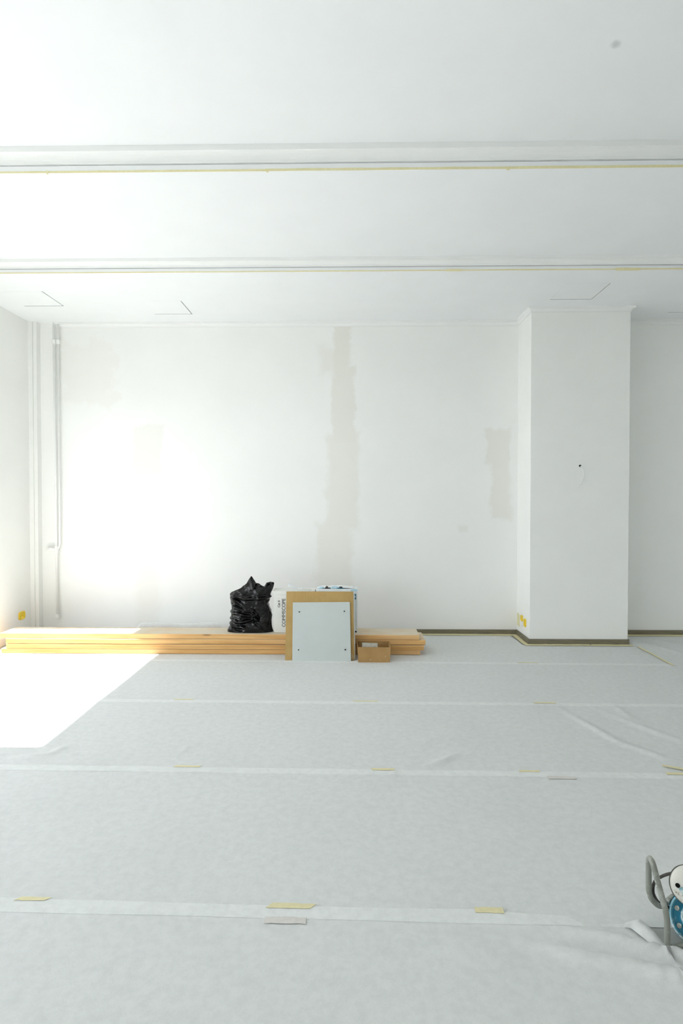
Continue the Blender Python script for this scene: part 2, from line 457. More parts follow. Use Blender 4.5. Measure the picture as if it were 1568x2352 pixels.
pillar = struct(MB().box((1.776, 5.66, 0), (2.746, YB + 0.05, C3 + 0.02)).build('pillar', 'wall', bevel=0.004), 'square white pillar standing before the back wall')
MB().lathe([(0, 0.0), (0, 0.012), (0.002, 0.012), (0.002, 0.0)], (2.263, 5.6595, 1.772), (0, -1, 0), 20).build('cable_hole', 'hole', pillar)

def bb(name, a, b, label): struct(MB().box(a, b).build(name, 'baseboard', bevel=0.002), label)
bb('baseboard_back', (XL + 0.09, YB - 0.012, 0), (1.776, YB, 0.052), 'grey brown skirting left of the pillar')
bb('baseboard_pillar_left', (1.764, 5.648, 0), (1.776, YB - 0.012, 0.056), 'grey brown skirting on the pillar side')
bb('baseboard_pillar_front', (1.776, 5.648, 0), (2.758, 5.66, 0.056), 'grey brown skirting on the pillar front')
bb('baseboard_pillar_right', (2.746, 5.66, 0), (2.758, YB - 0.012, 0.056), 'grey brown skirting on the pillar right side')
bb('baseboard_back_right', (2.746, YB - 0.012, 0), (XR, YB, 0.052), 'grey brown skirting right of the pillar')
bb('baseboard_left', (XL, 5.60, 0), (XL + 0.012, 6.01, 0.052), 'grey skirting on the left wall')

# windows of the left wall, canopy and pavement outside
for i, (a, b) in enumerate(WINDOWS):
    x0, x1 = XL - 0.24, XL - 0.18
    m = MB(); e = 0.05
    m.box((x0, a, WSILL), (x1, a + e, WHEAD)).box((x0, b - e, WSILL), (x1, b, WHEAD))
    m.box((x0, a + e, WSILL), (x1, b - e, WSILL + e)).box((x0, a + e, WHEAD - e), (x1, b - e, WHEAD))
    w = struct(m.build('window_%d' % (i + 1), 'frame'), 'tall grey framed shop window number %s in the left wall' % ['one', 'two', 'three'][i])
    MB().box((XL - 0.214, a + e, WSILL + e), (XL - 0.206, b - e, WHEAD - e)).build('pane', 'glass', w)
struct(MB().box((-5.0, YR - 1, 2.48), (XL - WTH, YB + 0.6, 2.60)).build('canopy', 'wall'), 'flat canopy outside above the shop windows')
struct(MB().box((-24, -18, -0.12), (XL - WTH, 20, -0.02)).build('pavement', 'pavement'), 'pavement outside the shop windows')

# ------------------------------------------------------------------ dust sheets
def pl_dist(x, y, pts):
    best = 9; bt = 0; tot = len(pts) - 1
    for i in range(tot):
        ax, ay = pts[i]; bx, by = pts[i + 1]; dx, dy = bx - ax, by - ay
        t = max(0, min(1, ((x - ax) * dx + (y - ay) * dy) / (dx * dx + dy * dy)))
        d = math.hypot(x - ax - t * dx, y - ay - t * dy)
        if d < best:
            best = d; bt = (i + t) / tot
    return best, bt
def interp(x, pts):
    if x <= pts[0][0]: return pts[0][1]
    for (a, b), (c, d) in zip(pts, pts[1:]):
        if x <= c: return b + (d - b) * (x - a) / (c - a)
    return pts[-1][1]
def sstep(a, b, x):
    t = max(0, min(1, (x - a) / (b - a))); return t * t * (3 - 2 * t)
WR = {
 'S1': [([(0.613, 1.892), (0.839, 1.829), (0.956, 1.780), (1.06, 1.745), (1.3, 1.70)], 0.030, 0.017), ([(0.526, 1.815), (0.735, 1.749), (0.992, 1.688), (1.3, 1.65)], 0.024, 0.020),
        ([(0.609, 1.772), (0.814, 1.717), (0.977, 1.662), (1.3, 1.60)], 0.015, 0.014), ([(0.27, 1.784), (0.536, 1.754)], 0.004, 0.03)],
 'S2': [([(0.163, 2.842), (0.256, 2.982)], 0.006, 0.012)],
 'S3': [([(1.424, 3.922), (1.577, 3.356), (1.788, 3.081)], 0.010, 0.022), ([(1.664, 3.926), (1.844, 3.553), (1.96, 3.363), (2.1, 3.2)], 0.008, 0.025), ([(1.833, 3.97), (1.833, 3.694)], 0.010, 0.016),
        ([(0.38, 3.009), (0.513, 3.097), (0.61, 3.185)], 0.012, 0.018), ([(0.305, 3.191), (0.493, 3.388), (0.691, 3.468)], 0.006, 0.02), ([(0.964, 3.817), (1.129, 3.884)], 0.007, 0.016),
        ([(0.563, 3.34), (0.647, 3.435)], 0.007, 0.015), ([(-1.927, 3.074), (-1.693, 3.131), (-1.635, 3.263)], 0.008, 0.02), ([(-0.99, 3.115), (-0.925, 3.274)], 0.005, 0.02), ([(-0.408, 3.021), (-0.371, 3.099)], 0.005, 0.015)],
 'S4': [([(0.9, 4.55), (1.3, 4.35)], 0.003, 0.02), ([(1.7, 4.1), (2.3, 4.4)], 0.004, 0.03)],
 'S5': [([(2.2, 5.45), (2.7, 5.25)], 0.004, 0.03), ([(1.2, 5.6), (1.7, 5.35)], 0.004, 0.03)],
 'S6': [([(2.85, 5.9), (3.1, 5.3), (3.2, 4.9)], 0.012, 0.03), ([(3.0, 5.95), (3.3, 5.6)], 0.012, 0.04)],
}
EDGE1 = [(-3.4, 2.03), (-1.25, 1.987), (-0.03, 1.957), (0.422, 1.954), (0.607, 1.94), (0.736, 1.928), (0.78, 1.893), (0.926, 1.895), (0.974, 1.903), (0.989, 1.85), (0.996, 1.782), (1.046, 1.783), (2.78, 1.77)]
def line(y0, s): return lambda x: y0 + s * x
def sheet(key, x0, x1, near, far, label, dx=0.02, dy=0.02, zf=0.0045, band=None):
    xs = []; x = x0
    while x < x1:
        xs.append(x); x += 0.006 if (key == 'S1' and 0.55 < x < 1.3) else dx
    xs.append(x1)
    ny = max(4, int((far(0) - near(0)) / dy)); sd = hash(key) % 7 if False else ord(key[-1]) * 3.7
    m = MB(); vs = []
    for x in xs:
        a, b = near(x) + 0.003 * noise.noise(Vector((x * 4, sd, 0))), far(x) + 0.003 * noise.noise(Vector((x * 4, sd, 5)))
        for j in range(ny + 1):
            v = j / ny; y = a + (b - a) * v
            keep = sstep(0.02, 0.11, y - a)
            z = 0.0012 + (zf - 0.0012) * v ** 3
            z += keep * 0.0016 * (noise.noise(Vector((x * 2.3, y * 2.3, sd))) + 0.5)
            h = 0
            for (pts, amp, w) in WR.get(key, []):
                d, t = pl_dist(x, y, pts)
                if d < 4 * w: h = max(h, amp * math.exp(-(d / w) ** 2) * (0.08 + 0.92 * sstep(0, 0.35, t) * sstep(1.0, 0.8, t)))
            vs.append((x, y, max(0.001, z + h * keep)))
    n = ny + 1
    fs = [(i * n + j, (i + 1) * n + j, (i + 1) * n + j + 1, i * n + j + 1) for i in range(len(xs) - 1) for j in range(ny)]
    o = m.add(vs, fs).build('dust_sheet', 'fleece', loc=((x0 + x1) / 2, near(0), 0), smooth=True)
    tag(o, label, 'dust sheet', 'white fleece dust sheets laid in strips')
    if band:                      # where two layers lie on each other the fleece is whiter
        bv = []; q = 5
        for i, x in enumerate(xs):
            rows = [Vector(vs[i * n + j]) for j in range(n)]
            yb = band(x) + 0.004 * noise.noise(Vector((x * 3, sd, 8))); yt = rows[-1].y
            if yb > yt - 0.004: yb = yt - 0.004
            for k in range(q):
                y = yb + (yt + 0.0006 - yb) * k / (q - 1); zz = rows[-1].z
                for a, b in zip(rows, rows[1:]):
                    if a.y <= y <= b.y: zz = a.z + (b.z - a.z) * (y - a.y) / (b.y - a.y); break
                bv.append((x, y, zz + 0.0005))
        bo = MB().add(bv, [(i * q + j, (i + 1) * q + j, (i + 1) * q + j + 1, i * q + j + 1) for i in range(len(xs) - 1) if far(xs[i + 1]) > band(xs[i + 1]) + 0.012 for j in range(q - 1)]).build('overlap_band', 'fleece_double', loc=o.location, smooth=True)
        bo.location = (0, 0, 0); bo.parent = o
    return o
XS = 2.785
sheet('S0', -3.36, XS, line(-0.02, -0.01), line(0.955, -0.01), 'white fleece dust sheet strip lying under the viewpoint', 0.05, 0.05)
s1 = sheet('S1', -3.36, XS, line(0.90, -0.01), lambda x: interp(x, EDGE1), 'white fleece dust sheet strip nearest the camera, rumpled beside the cable reel', band=lambda x: 1.897 - 0.018 * x)
def gap2(x): return 1.905 - 0.018 * x
sheet('S2', -3.36, XS, gap2, line(2.983, -0.012), 'white fleece dust sheet strip with three tapes on its nearest edge', band=line(2.925, -0.012))
sheet('S3', -3.36, XS, line(2.925, -0.012), line(4.008, -0.0095), 'white fleece dust sheet strip creased on its right, third from the camera', band=line(3.955, -0.0095))
sheet('S4', -3.36, XS, line(3.955, -0.0095), line(5.022, -0.018), 'white fleece dust sheet strip lying just before the leaning panel', band=line(4.97, -0.018))
sheet('S5', -3.36, XS, line(4.97, -0.018), lambda x: 6.055 if x < 1.70 else 5.630, 'white fleece dust sheet strip running under the timber stack', 0.02, 0.025, 0.0022)
sheet('S6', XS - 0.03, 4.6, lambda x: 2.2, lambda x: 6.05, 'rumpled white fleece dust sheet right of the pillar', 0.03, 0.03, 0.003)
# turned-over corner of the nearest strip
fl = MB(); A = [(0.925, 1.893), (0.975, 1.905), (0.992, 1.852), (1.000, 1.782)]; B = [(0.905, 1.875), (0.925, 1.868), (0.945, 1.825), (0.962, 1.785)]
vs = []
for i in range(13):
    s = i / 12 * 3; k = min(2, int(s)); t = s - k
    pa = Vector(A[k]).lerp(Vector(A[k + 1]), t); pb = Vector(B[k]).lerp(Vector(B[k + 1]), t)
    for j in range(6):
        v = j / 5; p = pa.lerp(pb, v)
        vs.append((p.x, p.y, 0.006 + 0.020 * math.sin(math.pi * (0.15 + 0.75 * v)) * (0.6 + 0.4 * math.sin(i / 12 * 3))))
fl.add(vs, [(i * 6 + j, i * 6 + j + 1, (i + 1) * 6 + j + 1, (i + 1) * 6 + j) for i in range(12) for j in range(5)])
f1 = fl.build('turned_corner', 'fleece', loc=s1.location, smooth=True); f1.location = (0, 0, 0); f1.parent = s1

# ------------------------------------------------------------------ masking tape
def tape(p0, p1, width, label, mat='tape', nrm=(0, 0, 1), side=None, thick=0.0007, jag=0.004, n=10, group='masking tape pieces', slant=0.0, sag=0.0):
    p0, p1 = Vector(p0), Vector(p1); d = (p1 - p0); nn = Vector(nrm); s = Vector(side) if side else nn.cross(d).normalized()
    top = []; sd = random.random() * 50
    for i in range(n + 1):
        t = i / n; c = p0.lerp(p1, t)
        a = jag * noise.noise(Vector((sd, i * 0.7, 0))); b = jag * noise.noise(Vector((sd, i * 0.7, 9)))
        e = d.normalized()
        c0 = c - s * (width / 2 + a) - e * slant * (1 if True else 0); c1 = c + s * (width / 2 + b) + e * slant
        h = nn * (0.0008 * (noise.noise(Vector((sd, i * 0.9, 4))) + 1) * (1 if nrm == (0, 0, 1) else 0.3))
        top += [c0 + h, c1 + h]
    m = MB(); k = len(top)
    vs = [v + nn * thick for v in top] + top
    fs = []
    for i in range(n):
        a = 2 * i
        fs += [(a, a + 2, a + 3, a + 1), (k + a, k + a + 1, k + a + 3, k + a + 2), (a, k + a, k + a + 2, a + 2), (a + 1, a + 3, k + a + 3, k + a + 1)]
    fs += [(0, 1, k + 1, k), (k - 2, 2 * k - 2, 2 * k - 1, k - 1)]
    o = m.add(vs, fs).build('masking_tape', mat, loc=(p0 + p1) / 2)
    return tag(o, label, 'tape', group)
ZT = 0.0062
for (x0, x1, y, w, lab, sl) in [
    (-1.185, -1.075, 1.982, 0.017, 'short yellow tape on nearest floor seam, at its left end', 0.010),
    (-0.285, -0.130, 1.962, 0.024, 'longest yellow tape on nearest floor seam, in the middle', 0.010),
    (0.430, 0.528, 1.951, 0.027, 'yellow tape with a curled corner on nearest floor seam, towards the cable reel', 0.0),
    (-0.940, -0.802, 3.000, 0.017, 'yellow tape on second floor seam from the camera, leftmost there', 0.006),
    (0.110, 0.232, 2.983, 0.022, 'yellow tape on second floor seam, below the leaning grey panel', -0.004),
    (0.885, 0.990, 2.974, 0.019, 'yellow tape on second floor seam, second from its right', 0.004),
    (-1.262, -1.120, 4.024, 0.014, 'faint yellow tape on third floor seam, below the black bag', 0.004),
    (0.020, 0.192, 4.010, 0.018, 'yellow tape on third floor seam, below the open carton', 0.006),
    (1.288, 1.438, 3.996, 0.022, 'yellow tape on third floor seam, below the pillar', -0.004),
    (1.465, 1.645, 4.998, 0.016, 'yellow tape on farthest floor seam, just before the pillar', 0.0)]:
    tape((x0, y, ZT), (x1, y - 0.014 * (x1 - x0), ZT), w, lab, slant=sl, n=6, jag=0.003)
tape((1.640, 2.958, ZT), (1.80, 2.955, ZT), 0.022, 'yellow tape strip along the second floor seam at the right frame edge', n=6)
tape((1.665, 3.045, ZT + 0.003), (1.80, 2.985, ZT + 0.003), 0.020, 'slanting yellow tape strip crossing another at the right frame edge', n=6)
tape((-0.290, 1.892, 0.0066), (-0.150, 1.890, 0.0066), 0.030, 'pale pinkish tape showing faintly beside the longest yellow tape on nearest seam', 'tape_pale', n=6)
tape((1.010, 2.905, 0.0066), (1.150, 2.903, 0.0066), 0.030, 'pale pinkish tape beside the second floor seam, right of its yellow tape', 'tape_pale', n=6)
# tape along the skirtings
tape((0.70, 6.040, 0.006), (1.755, 6.035, 0.006), 0.070, 'long yellow tape under the skirting between timber stack and pillar', n=30, jag=0.008, nrm=(0, 0, 1))
tape((1.735, 6.06, 0.0065), (1.735, 5.62, 0.0065), 0.050, 'yellow tape under the skirting on the pillar left side', n=14, jag=0.010)
tape((1.72, 5.612, 0.007), (2.36, 5.618, 0.007), 0.062, 'yellow tape under the pillar front skirting, left length', n=18, jag=0.012)
tape((2.37, 5.616, 0.0065), (2.77, 5.612, 0.0065), 0.062, 'yellow tape under the pillar front skirting, right length', n=12, jag=0.008)
tape((2.765, 6.036, 0.006), (4.4, 6.034, 0.006), 0.075, 'yellow tape under the skirting right of the pillar', n=30, jag=0.012)
tape((2.795, 5.55, 0.0085), (2.782, 4.93, 0.0085), 0.022, 'yellow tape running forward across the floor from the pillar corner', n=14, jag=0.004)
# tape on the ceiling steps
def step_tape(xa, xb, y, c, lab, h, drop):
    y -= 0.0132
    m = MB(); n = max(6, int((xb - xa) / 0.08)); vs = []
    sd = random.random() * 40
    for i in range(n + 1):
        x = xa + (xb - xa) * i / n
        j = 0.0022 * noise.noise(Vector((sd, x * 9, 0)))
        lo = c - drop - abs(0.003 * noise.noise(Vector((sd, x * 5, 3))))
        vs += [(x, y - 0.0016, c + h + j), (x, y - 0.0022, lo), (x, y - 0.0006, lo), (x, y - 0.0002, c + h + j)]
    fs = []
    for i in range(n):
        a = 4 * i
        for q in range(4): fs.append((a + q, a + (q + 1) % 4, a + 4 + (q + 1) % 4, a + 4 + q))
    fs += [(0, 3, 2, 1), (4 * n, 4 * n + 1, 4 * n + 2, 4 * n + 3)]
    o = m.add(vs, fs).build('masking_tape', 'tape_beam', loc=((xa + xb) / 2, y, c)); tag(o, lab, 'tape', 'tape along the ceiling steps')
    return o
def tape_tag(o, x, y, c, dx=0.012):   # loose torn end hanging at a joint
    base = o.location; y -= 0.0132
    m = MB(); m.prism([(x - dx, y - 0.004, c + 0.012), (x - dx * 0.4, y - 0.006, c - 0.010), (x + dx * 0.6, y - 0.007, c - 0.014), (x + dx, y - 0.004, c + 0.010)][::1],
                      [(x - dx, y - 0.002, c + 0.012), (x - dx * 0.4, y - 0.003, c - 0.010), (x + dx * 0.6, y - 0.004, c - 0.014), (x + dx, y - 0.002, c + 0.010)])
    q = m.build('torn_end', 'tape_beam', loc=base); q.location = (0, 0, 0); q.parent = o
a = step_tape(XL + 0.01, -1.855, YS1, C2, 'yellow tape on the nearer ceiling step, length at the far left', 0.010, 0.001); tape_tag(a, -1.855, YS1, C2, 0.008)
a = step_tape(-1.850, -0.505, YS1, C2, 'yellow tape on the nearer ceiling step, length above the black bag side', 0.011, 0.002); tape_tag(a, -0.508, YS1, C2)
a = step_tape(-0.500, 0.945, YS1, C2, 'yellow tape on the nearer ceiling step, length right of the picture middle', 0.013, 0.001); tape_tag(a, 0.947, YS1, C2, 0.014)
step_tape(0.955, 4.0, YS1, C2, 'yellow tape on the nearer ceiling step, length at the far right', 0.014, 0.002)
a = step_tape(XL + 0.01, 0.80, YS2, C3, 'yellow tape on the farther ceiling step, left length', 0.008, 0.001)
a = step_tape(0.79, 0.92, YS2 - 0.002, C3, 'short overlapping yellow tape on the farther ceiling step', 0.012, 0.005)
a = step_tape(0.91, 2.20, YS2, C3, 'yellow tape on the farther ceiling step, length before the pillar', 0.009, 0.001)
a = step_tape(2.18, 2.38, YS2 - 0.002, C3, 'short wrinkled yellow tape on the farther ceiling step above the pillar', 0.013, 0.008)
a = step_tape(2.37, 4.2, YS2, C3, 'yellow tape on the farther ceiling step, length at the far right', 0.010, 0.001)

# ------------------------------------------------------------------ wall fittings
def socket_cover(name, c, axis, w, h, label):
    ax = Vector(axis); sd = Vector((0, 1, 0)); c = Vector(c)
    t = thing(name, label, 'socket cover', tuple(c), 'yellow socket covers')
    m = MB(); n = 20
    def ring(r, dep): return [c + ax * dep + sd * math.copysign(abs(math.cos(q)) ** 0.5, math.cos(q)) * w / 2 * r + Vector((0, 0, 1)) * math.copysign(abs(math.sin(q)) ** 0.5, math.sin(q)) * h / 2 * r for q in [2 * math.pi * i / n for i in range(n)]]
    rs = [ring(1, 0.0005), ring(1, 0.008), ring(0.9, 0.012), ring(0.75, 0.012), ring(0.7, 0.009), ring(0.01, 0.009)]
    m.add([v for r in rs for v in r], [(i * n + j, i * n + (j + 1) % n, (i + 1) * n + (j + 1) % n, (i + 1) * n + j) for i in range(5) for j in range(n)])
    m.build('lid', 'yellow', t, smooth=True)
    k = MB(); k.lathe([(0.009, 0.0), (0.009, 0.006), (0.014, 0.006), (0.014, 0.0)], c, axis, 12).build('knob', 'yellow', t)
    return t
socket_cover('socket_cover', (XL, 5.842, 0.236), (1, 0, 0), 0.115, 0.085, 'square yellow socket cover low on the left wall')
socket_cover('socket_cover', (1.776, 5.790, 0.188), (-1, 0, 0), 0.060, 0.085, 'yellow socket cover on the pillar side, nearest its front corner')
t = socket_cover('socket_cover', (1.776, 5.900, 0.213), (-1, 0, 0), 0.068, 0.062, 'yellow socket cover on the pillar side with a grey lower half')
MB().box((1.766, 5.872, 0.130), (1.7755, 5.925, 0.176)).build('grey_box', 'casing', t, bevel=0.003)
tape((1.7745, 5.985, 0.17), (1.7745, 6.075, 0.17), 0.13, 'pale tape square on the pillar side beside the yellow covers', nrm=(-1, 0, 0), n=4, jag=0.02, mat='tape_beam')

pp = thing('heating_pipe', 'pair of thin white pipes with clamps running down the left of the back wall', 'pipe', (-3.14, 6.05, 0.15))
MB().tube([(-3.166, 6.055, C3), (-3.160, 6.055, 1.6), (-3.157, 6.055, 0.17)], 0.012, 12).build('pipe', 'pipe', pp, smooth=True)
MB().tube(rounded([(-3.120, 6.055, C3), (-3.122, 6.055, 0.95), (-3.15, 6.055, 0.905)], 0.02), 0.010, 12).build('pipe', 'pipe', pp, smooth=True)
MB().tube([(-3.166, 6.055, 3.145), (-3.166, 6.055, 3.10)], 0.020, 14).build('clamp', 'casing', pp)
MB().tube([(-3.120, 6.055, 3.145), (-3.120, 6.055, 3.10)], 0.018, 14).build('clamp', 'casing', pp)
v = MB().tube([(-3.158, 6.055, 0.94), (-3.158, 6.055, 0.87)], 0.021, 14).tube([(-3.158, 6.05, 0.908), (-3.235, 6.045, 0.912)], 0.016, 12).build('valve', 'casing', pp, smooth=False)
sub(v, MB().tube([(-3.235, 6.045, 0.912), (-3.262, 6.045, 0.895)], lambda t: 0.019 - 0.006 * t, 10), 'valve_handle', 'casing')
MB().tube([(-3.157, 6.055, 0.21), (-3.157, 6.055, 0.17)], 0.022, 14).tube(rounded([(-3.157, 6.055, 0.185), (-3.15, 6.06, 0.18), (-3.14, 6.068, 0.18)], 0.01), 0.016, 12).build('elbow', 'casing', pp)

cb = MB().tube(rounded([(2.262, 5.664, 1.770), (2.268, 5.640, 1.766), (2.284, 5.636, 1.73), (2.292, 5.640, 1.68), (2.285, 5.645, 1.63), (2.262, 5.648, 1.592), (2.236, 5.650, 1.571)], 0.02), 0.0036, 8).build('hanging_cable', 'cable_white', loc=(2.265, 5.65, 1.77), smooth=True)
tag(cb, 'short white cable curling out of a hole in the pillar', 'cable')

# ------------------------------------------------------------------ timber stack
def plank(x0, x1, y0, y1, z0, z1, rot, label, bow=0.0):
    t = MB(); n = 40; vs = []
    b = 0.003; P = [(y0 + b, z0), (y1 - b, z0), (y1, z0 + b), (y1, z1 - b), (y1 - b, z1), (y0 + b, z1), (y0, z1 - b), (y0, z0 + b)]
    xm = (x0 + x1) / 2
    for i in range(n + 1):
        x = x0 + (x1 - x0) * i / n
        for (y, z) in P:
            q = 4 * ((x - xm) / (x1 - x0)) ** 2
            vs.append((x, y + rot * (x - xm) + 0.0015 * noise.noise(Vector((x * 2, z0 * 60, 1))), z + bow * q + (0.0012 * noise.noise(Vector((x * 1.7, y * 2, z0 * 40))) if z > z0 + 0.01 else 0)))
    fs = [(i * 8 + j, (i + 1) * 8 + j, (i + 1) * 8 + (j + 1) % 8, i * 8 + (j + 1) % 8) for i in range(n) for j in range(8)]
    fs = [f[::-1] for f in fs] + [tuple(range(8)), tuple(n * 8 + j for j in range(7, -1, -1))]
    o = t.add(vs, fs).build('timber_plank', 'wood', loc=(xm, (y0 + y1) / 2, z0))
    tag(o, label, 'plank', 'planks in the timber stack'); return o
plank(-3.262, 0.644, 5.240, 5.53, 0.004, 0.047, 0.000, 'long pine plank at the bottom of the stack, resting on the dust sheet')
plank(-3.217, 0.676, 5.238, 5.53, 0.0485, 0.0925, -0.001, 'long pine plank second from the bottom of the stack', 0.0)
plank(-3.217, 0.690, 5.236, 5.55, 0.097, 0.1425, 0.0, 'long pine plank second from the top, its right end sticking out furthest')
plank(-3.275, 0.632, 5.240, 5.51, 0.144, 0.190, -0.004, 'long pine plank on top of the stack, dusty upper face under the black bag')
# fleece gathered behind the stack
gs = MB(); vs = []; n = 90
for i in range(n + 1):
    x = -2.25 + 1.25 * i / n
    hgt = 0.198 + 0.020 * noise.noise(Vector((x * 3.2, 2, 0))) + 0.012 * noise.noise(Vector((x * 9, 4, 0)))
    e = sstep(0, 0.12, i / n) * sstep(1, 0.88, i / n)
    for j in range(9):
        v = j / 8
        y = 5.62 + 0.10 * v + 0.012 * noise.noise(Vector((x * 7, v * 2, 3)))
        z = 0.006 + hgt * e * math.sin(math.pi * min(1, 0.04 + v * 0.92)) ** 0.7
        vs.append((x, y, z))
gs.add(vs, [(i * 9 + j, (i + 1) * 9 + j, (i + 1) * 9 + j + 1, i * 9 + j + 1) for i in range(n) for j in range(8)])
tag(gs.build('bunched_sheet', 'fleece', loc=(-1.6, 5.67, 0.004), smooth=True), 'white fleece bunched up between timber stack and back wall', 'dust sheet')

# ------------------------------------------------------------------ black bin bag
ZS = 0.1905
def bag():
    base = Vector((-0.945, 5.395, ZS))
    L = [(0, -1.172), (0.02, -1.165), (0.06, -1.148), (0.10, -1.143), (0.16, -1.138), (0.23, -1.130), (0.28, -1.137), (0.325, -1.148), (0.35, -1.150), (0.375, -1.125), (0.40, -1.09), (0.43, -1.07), (0.53, -1.05)]
    R = [(0, -0.735), (0.02, -0.745), (0.10, -0.756), (0.17, -0.757), (0.22, -0.768), (0.26, -0.785), (0.29, -0.770), (0.32, -0.757), (0.36, -0.752), (0.40, -0.735), (0.44, -0.722), (0.46, -0.725), (0.53, -0.745)]
    def top(cx, sy):     # height of the rim round the mouth
        back = interp(cx, [(-1.0, 0.36), (-0.75, 0.392), (-0.6, 0.430), (-0.42, 0.470), (-0.25, 0.514), (-0.17, 0.508), (-0.04, 0.440), (0.0, 0.442), (0.12, 0.415), (0.25, 0.408), (0.34, 0.448), (0.6, 0.458), (0.9, 0.456), (1.0, 0.43)])
        front = interp(cx, [(-1.0, 0.36), (-0.75, 0.385), (-0.6, 0.40), (-0.3, 0.39), (0.0, 0.405), (0.2, 0.425), (0.35, 0.415), (0.6, 0.44), (0.9, 0.452), (1.0, 0.43)])
        k = sstep(-0.35, 0.35, sy); return front * (1 - k) + back * k
    NS, NR = 200, 110
    vs = []
    D = [(-0.80, 0.30, 0.10, -0.30, 0.026, 0.020), (-0.72, 0.24, -0.05, -0.02 + 0.20, 0.0, 0.02)]
    # long creases fanning out to the right-hand middle, in (x, z) of the front
    CR = [((-1.12, 0.33), (-1.02, 0.27), (-0.93, 0.20), (-0.88, 0.14)), ((-1.10, 0.25), (-1.02, 0.22), (-0.96, 0.20)), ((-1.13, 0.19), (-1.0, 0.175), (-0.88, 0.135)),
          ((-1.14, 0.13), (-1.03, 0.10), (-0.88, 0.135)), ((-1.14, 0.08), (-1.08, 0.055), (-0.98, 0.05)), ((-1.10, 0.355), (-0.98, 0.32), (-0.84, 0.325), (-0.75, 0.33)), ((-0.90, 0.14), (-0.82, 0.06), (-0.79, 0.02))]
    for i in range(NR + 1):
        t = i / NR
        for j in range(NS):
            q = 2 * math.pi * j / NS; c, s = math.cos(q), math.sin(q)
            pc = math.copysign(abs(c) ** 0.72, c); ps = math.copysign(abs(s) ** 0.72, s)
            z = t * top(c, s)
            l, r = interp(z, L), interp(z, R)
            cx, hw = (l + r) / 2, (r - l) / 2
            hd = interp(z, [(0, 0.112), (0.05, 0.122), (0.2, 0.125), (0.32, 0.12), (0.38, 0.10), (0.45, 0.075), (0.53, 0.045)])
            x = cx + hw * pc; y = 5.395 + hd * ps
            P = Vector((x * 6 + 3.1, y * 6, z * 5))
            dsp = -abs(noise.noise(P)) * 0.030 + 0.009
            P2 = Vector((x * 13 + z * 9, y * 13, z * 15 - x * 8)); dsp += -abs(noise.noise(P2)) * 0.017 + 0.005
            P3 = Vector((x * 30 - z * 14, y * 30, z * 40 + x * 18)); dsp += -abs(noise.noise(P3)) * 0.007
            if s < 0.2:
                for cr in CR:
                    d, tt = pl_dist(x, z, cr)
                    if d < 0.05: dsp += 0.011 * math.exp(-(d / 0.011) ** 2) - 0.007 * math.exp(-((d - 0.022) / 0.010) ** 2)
            e = sstep(0, 0.06, t)
            x += dsp * c * 0.6 * e; y += dsp * s * 1.3 * e
            if t > 0.78:
                k = (t - 0.78) / 0.22; x += 0.012 * k * noise.noise(Vector((c * 3, s * 3, z * 16))); y += 0.020 * k * noise.noise(Vector((c * 3 + 7, s * 3, z * 16)))
            vs.append(Vector((x, y, ZS + z)))
    # inside of the mouth
    last = vs[-NS:]
    cen = sum(last, Vector()) / NS
    rings = NR + 1
    for k in (0.25, 0.5, 0.75, 0.97):
        for j in range(NS):
            p = last[j].lerp(cen, k * 0.98); p = Vector((p.x, p.y, last[j].z * (1 - k) + (ZS + 0.33) * k - 0.03 * (k > 0)))
            vs.append(p); 
        rings += 1
    m = MB(); fs = []
    for i in range(rings - 1):
        for j in range(NS):
            fs.append((i * NS + j, i * NS + (j + 1) % NS, (i + 1) * NS + (j + 1) % NS, (i + 1) * NS + j))
    fs.append(tuple(range(NS - 1, -1, -1))); fs.append(tuple((rings - 1) * NS + j for j in range(NS)))
    o = m.add(vs, fs).build('rubbish_bag', 'bag', loc=base, smooth=True)
    tag(o, 'full black plastic rubbish bag with open crumpled mouth standing on the timber', 'rubbish bag')
bag()

# ------------------------------------------------------------------ white cable carton (left)
def text_mesh(s, size, mat, origin, rot, parent, name='printed_text', bold=0.0, spacing=1.0):
    cu = bpy.data.curves.new(name, 'FONT'); cu.body = s; cu.size = size; cu.extrude = 0.0003; cu.offset = bold; cu.space_character = spacing
    cu.resolution_u = 3
    tmp = bpy.data.objects.new('tmp', cu); col.objects.link(tmp)
    bpy.context.view_layer.update()
    me = bpy.data.meshes.new_from_object(tmp.evaluated_get(bpy.context.evaluated_depsgraph_get()))
    bpy.data.objects.remove(tmp, do_unlink=True)
    Mx = Matrix.Translation(Vector(origin) - Vector(parent['base'])) @ rot
    me.transform(Mx); me.materials.clear(); me.materials.append(M[mat])
    o = bpy.data.objects.new(name, me); col.objects.link(o); o.parent = parent
    return o
FACE_UP = Matrix.Rotation(math.radians(90), 4, 'X') # lettering upright facing -Y
READ_UP = FACE_UP @ Matrix.Rotation(math.radians(90), 4, 'Z')   # lettering running upwards, facing -Y
bx = thing('cable_carton', 'white cable carton with upright black lettering beside the black bag', 'carton', (-0.53, 5.40, ZS))
m = MB(); n = 18; vs = []
x0, x1, y0, y1, z1 = -0.728, -0.335, 5.318, 5.50, 0.581
for i in range(n + 1):
    z = ZS + (z1 - ZS) * i / n; e = min(i, n - i) / n
    dx = 0.006 * noise.noise(Vector((z * 9, 1, 1))) + (0.008 if i in (0,) else 0) + 0.004 * math.sin(z * 18)
    r = 0.010
    ring = [(x0 + dx + r, y0), (x1, y0), (x1, y1), (x0 + dx, y1), (x0 + dx, y0 + r)]
    vs += [(a, b, z) for (a, b) in ring]
k = 5
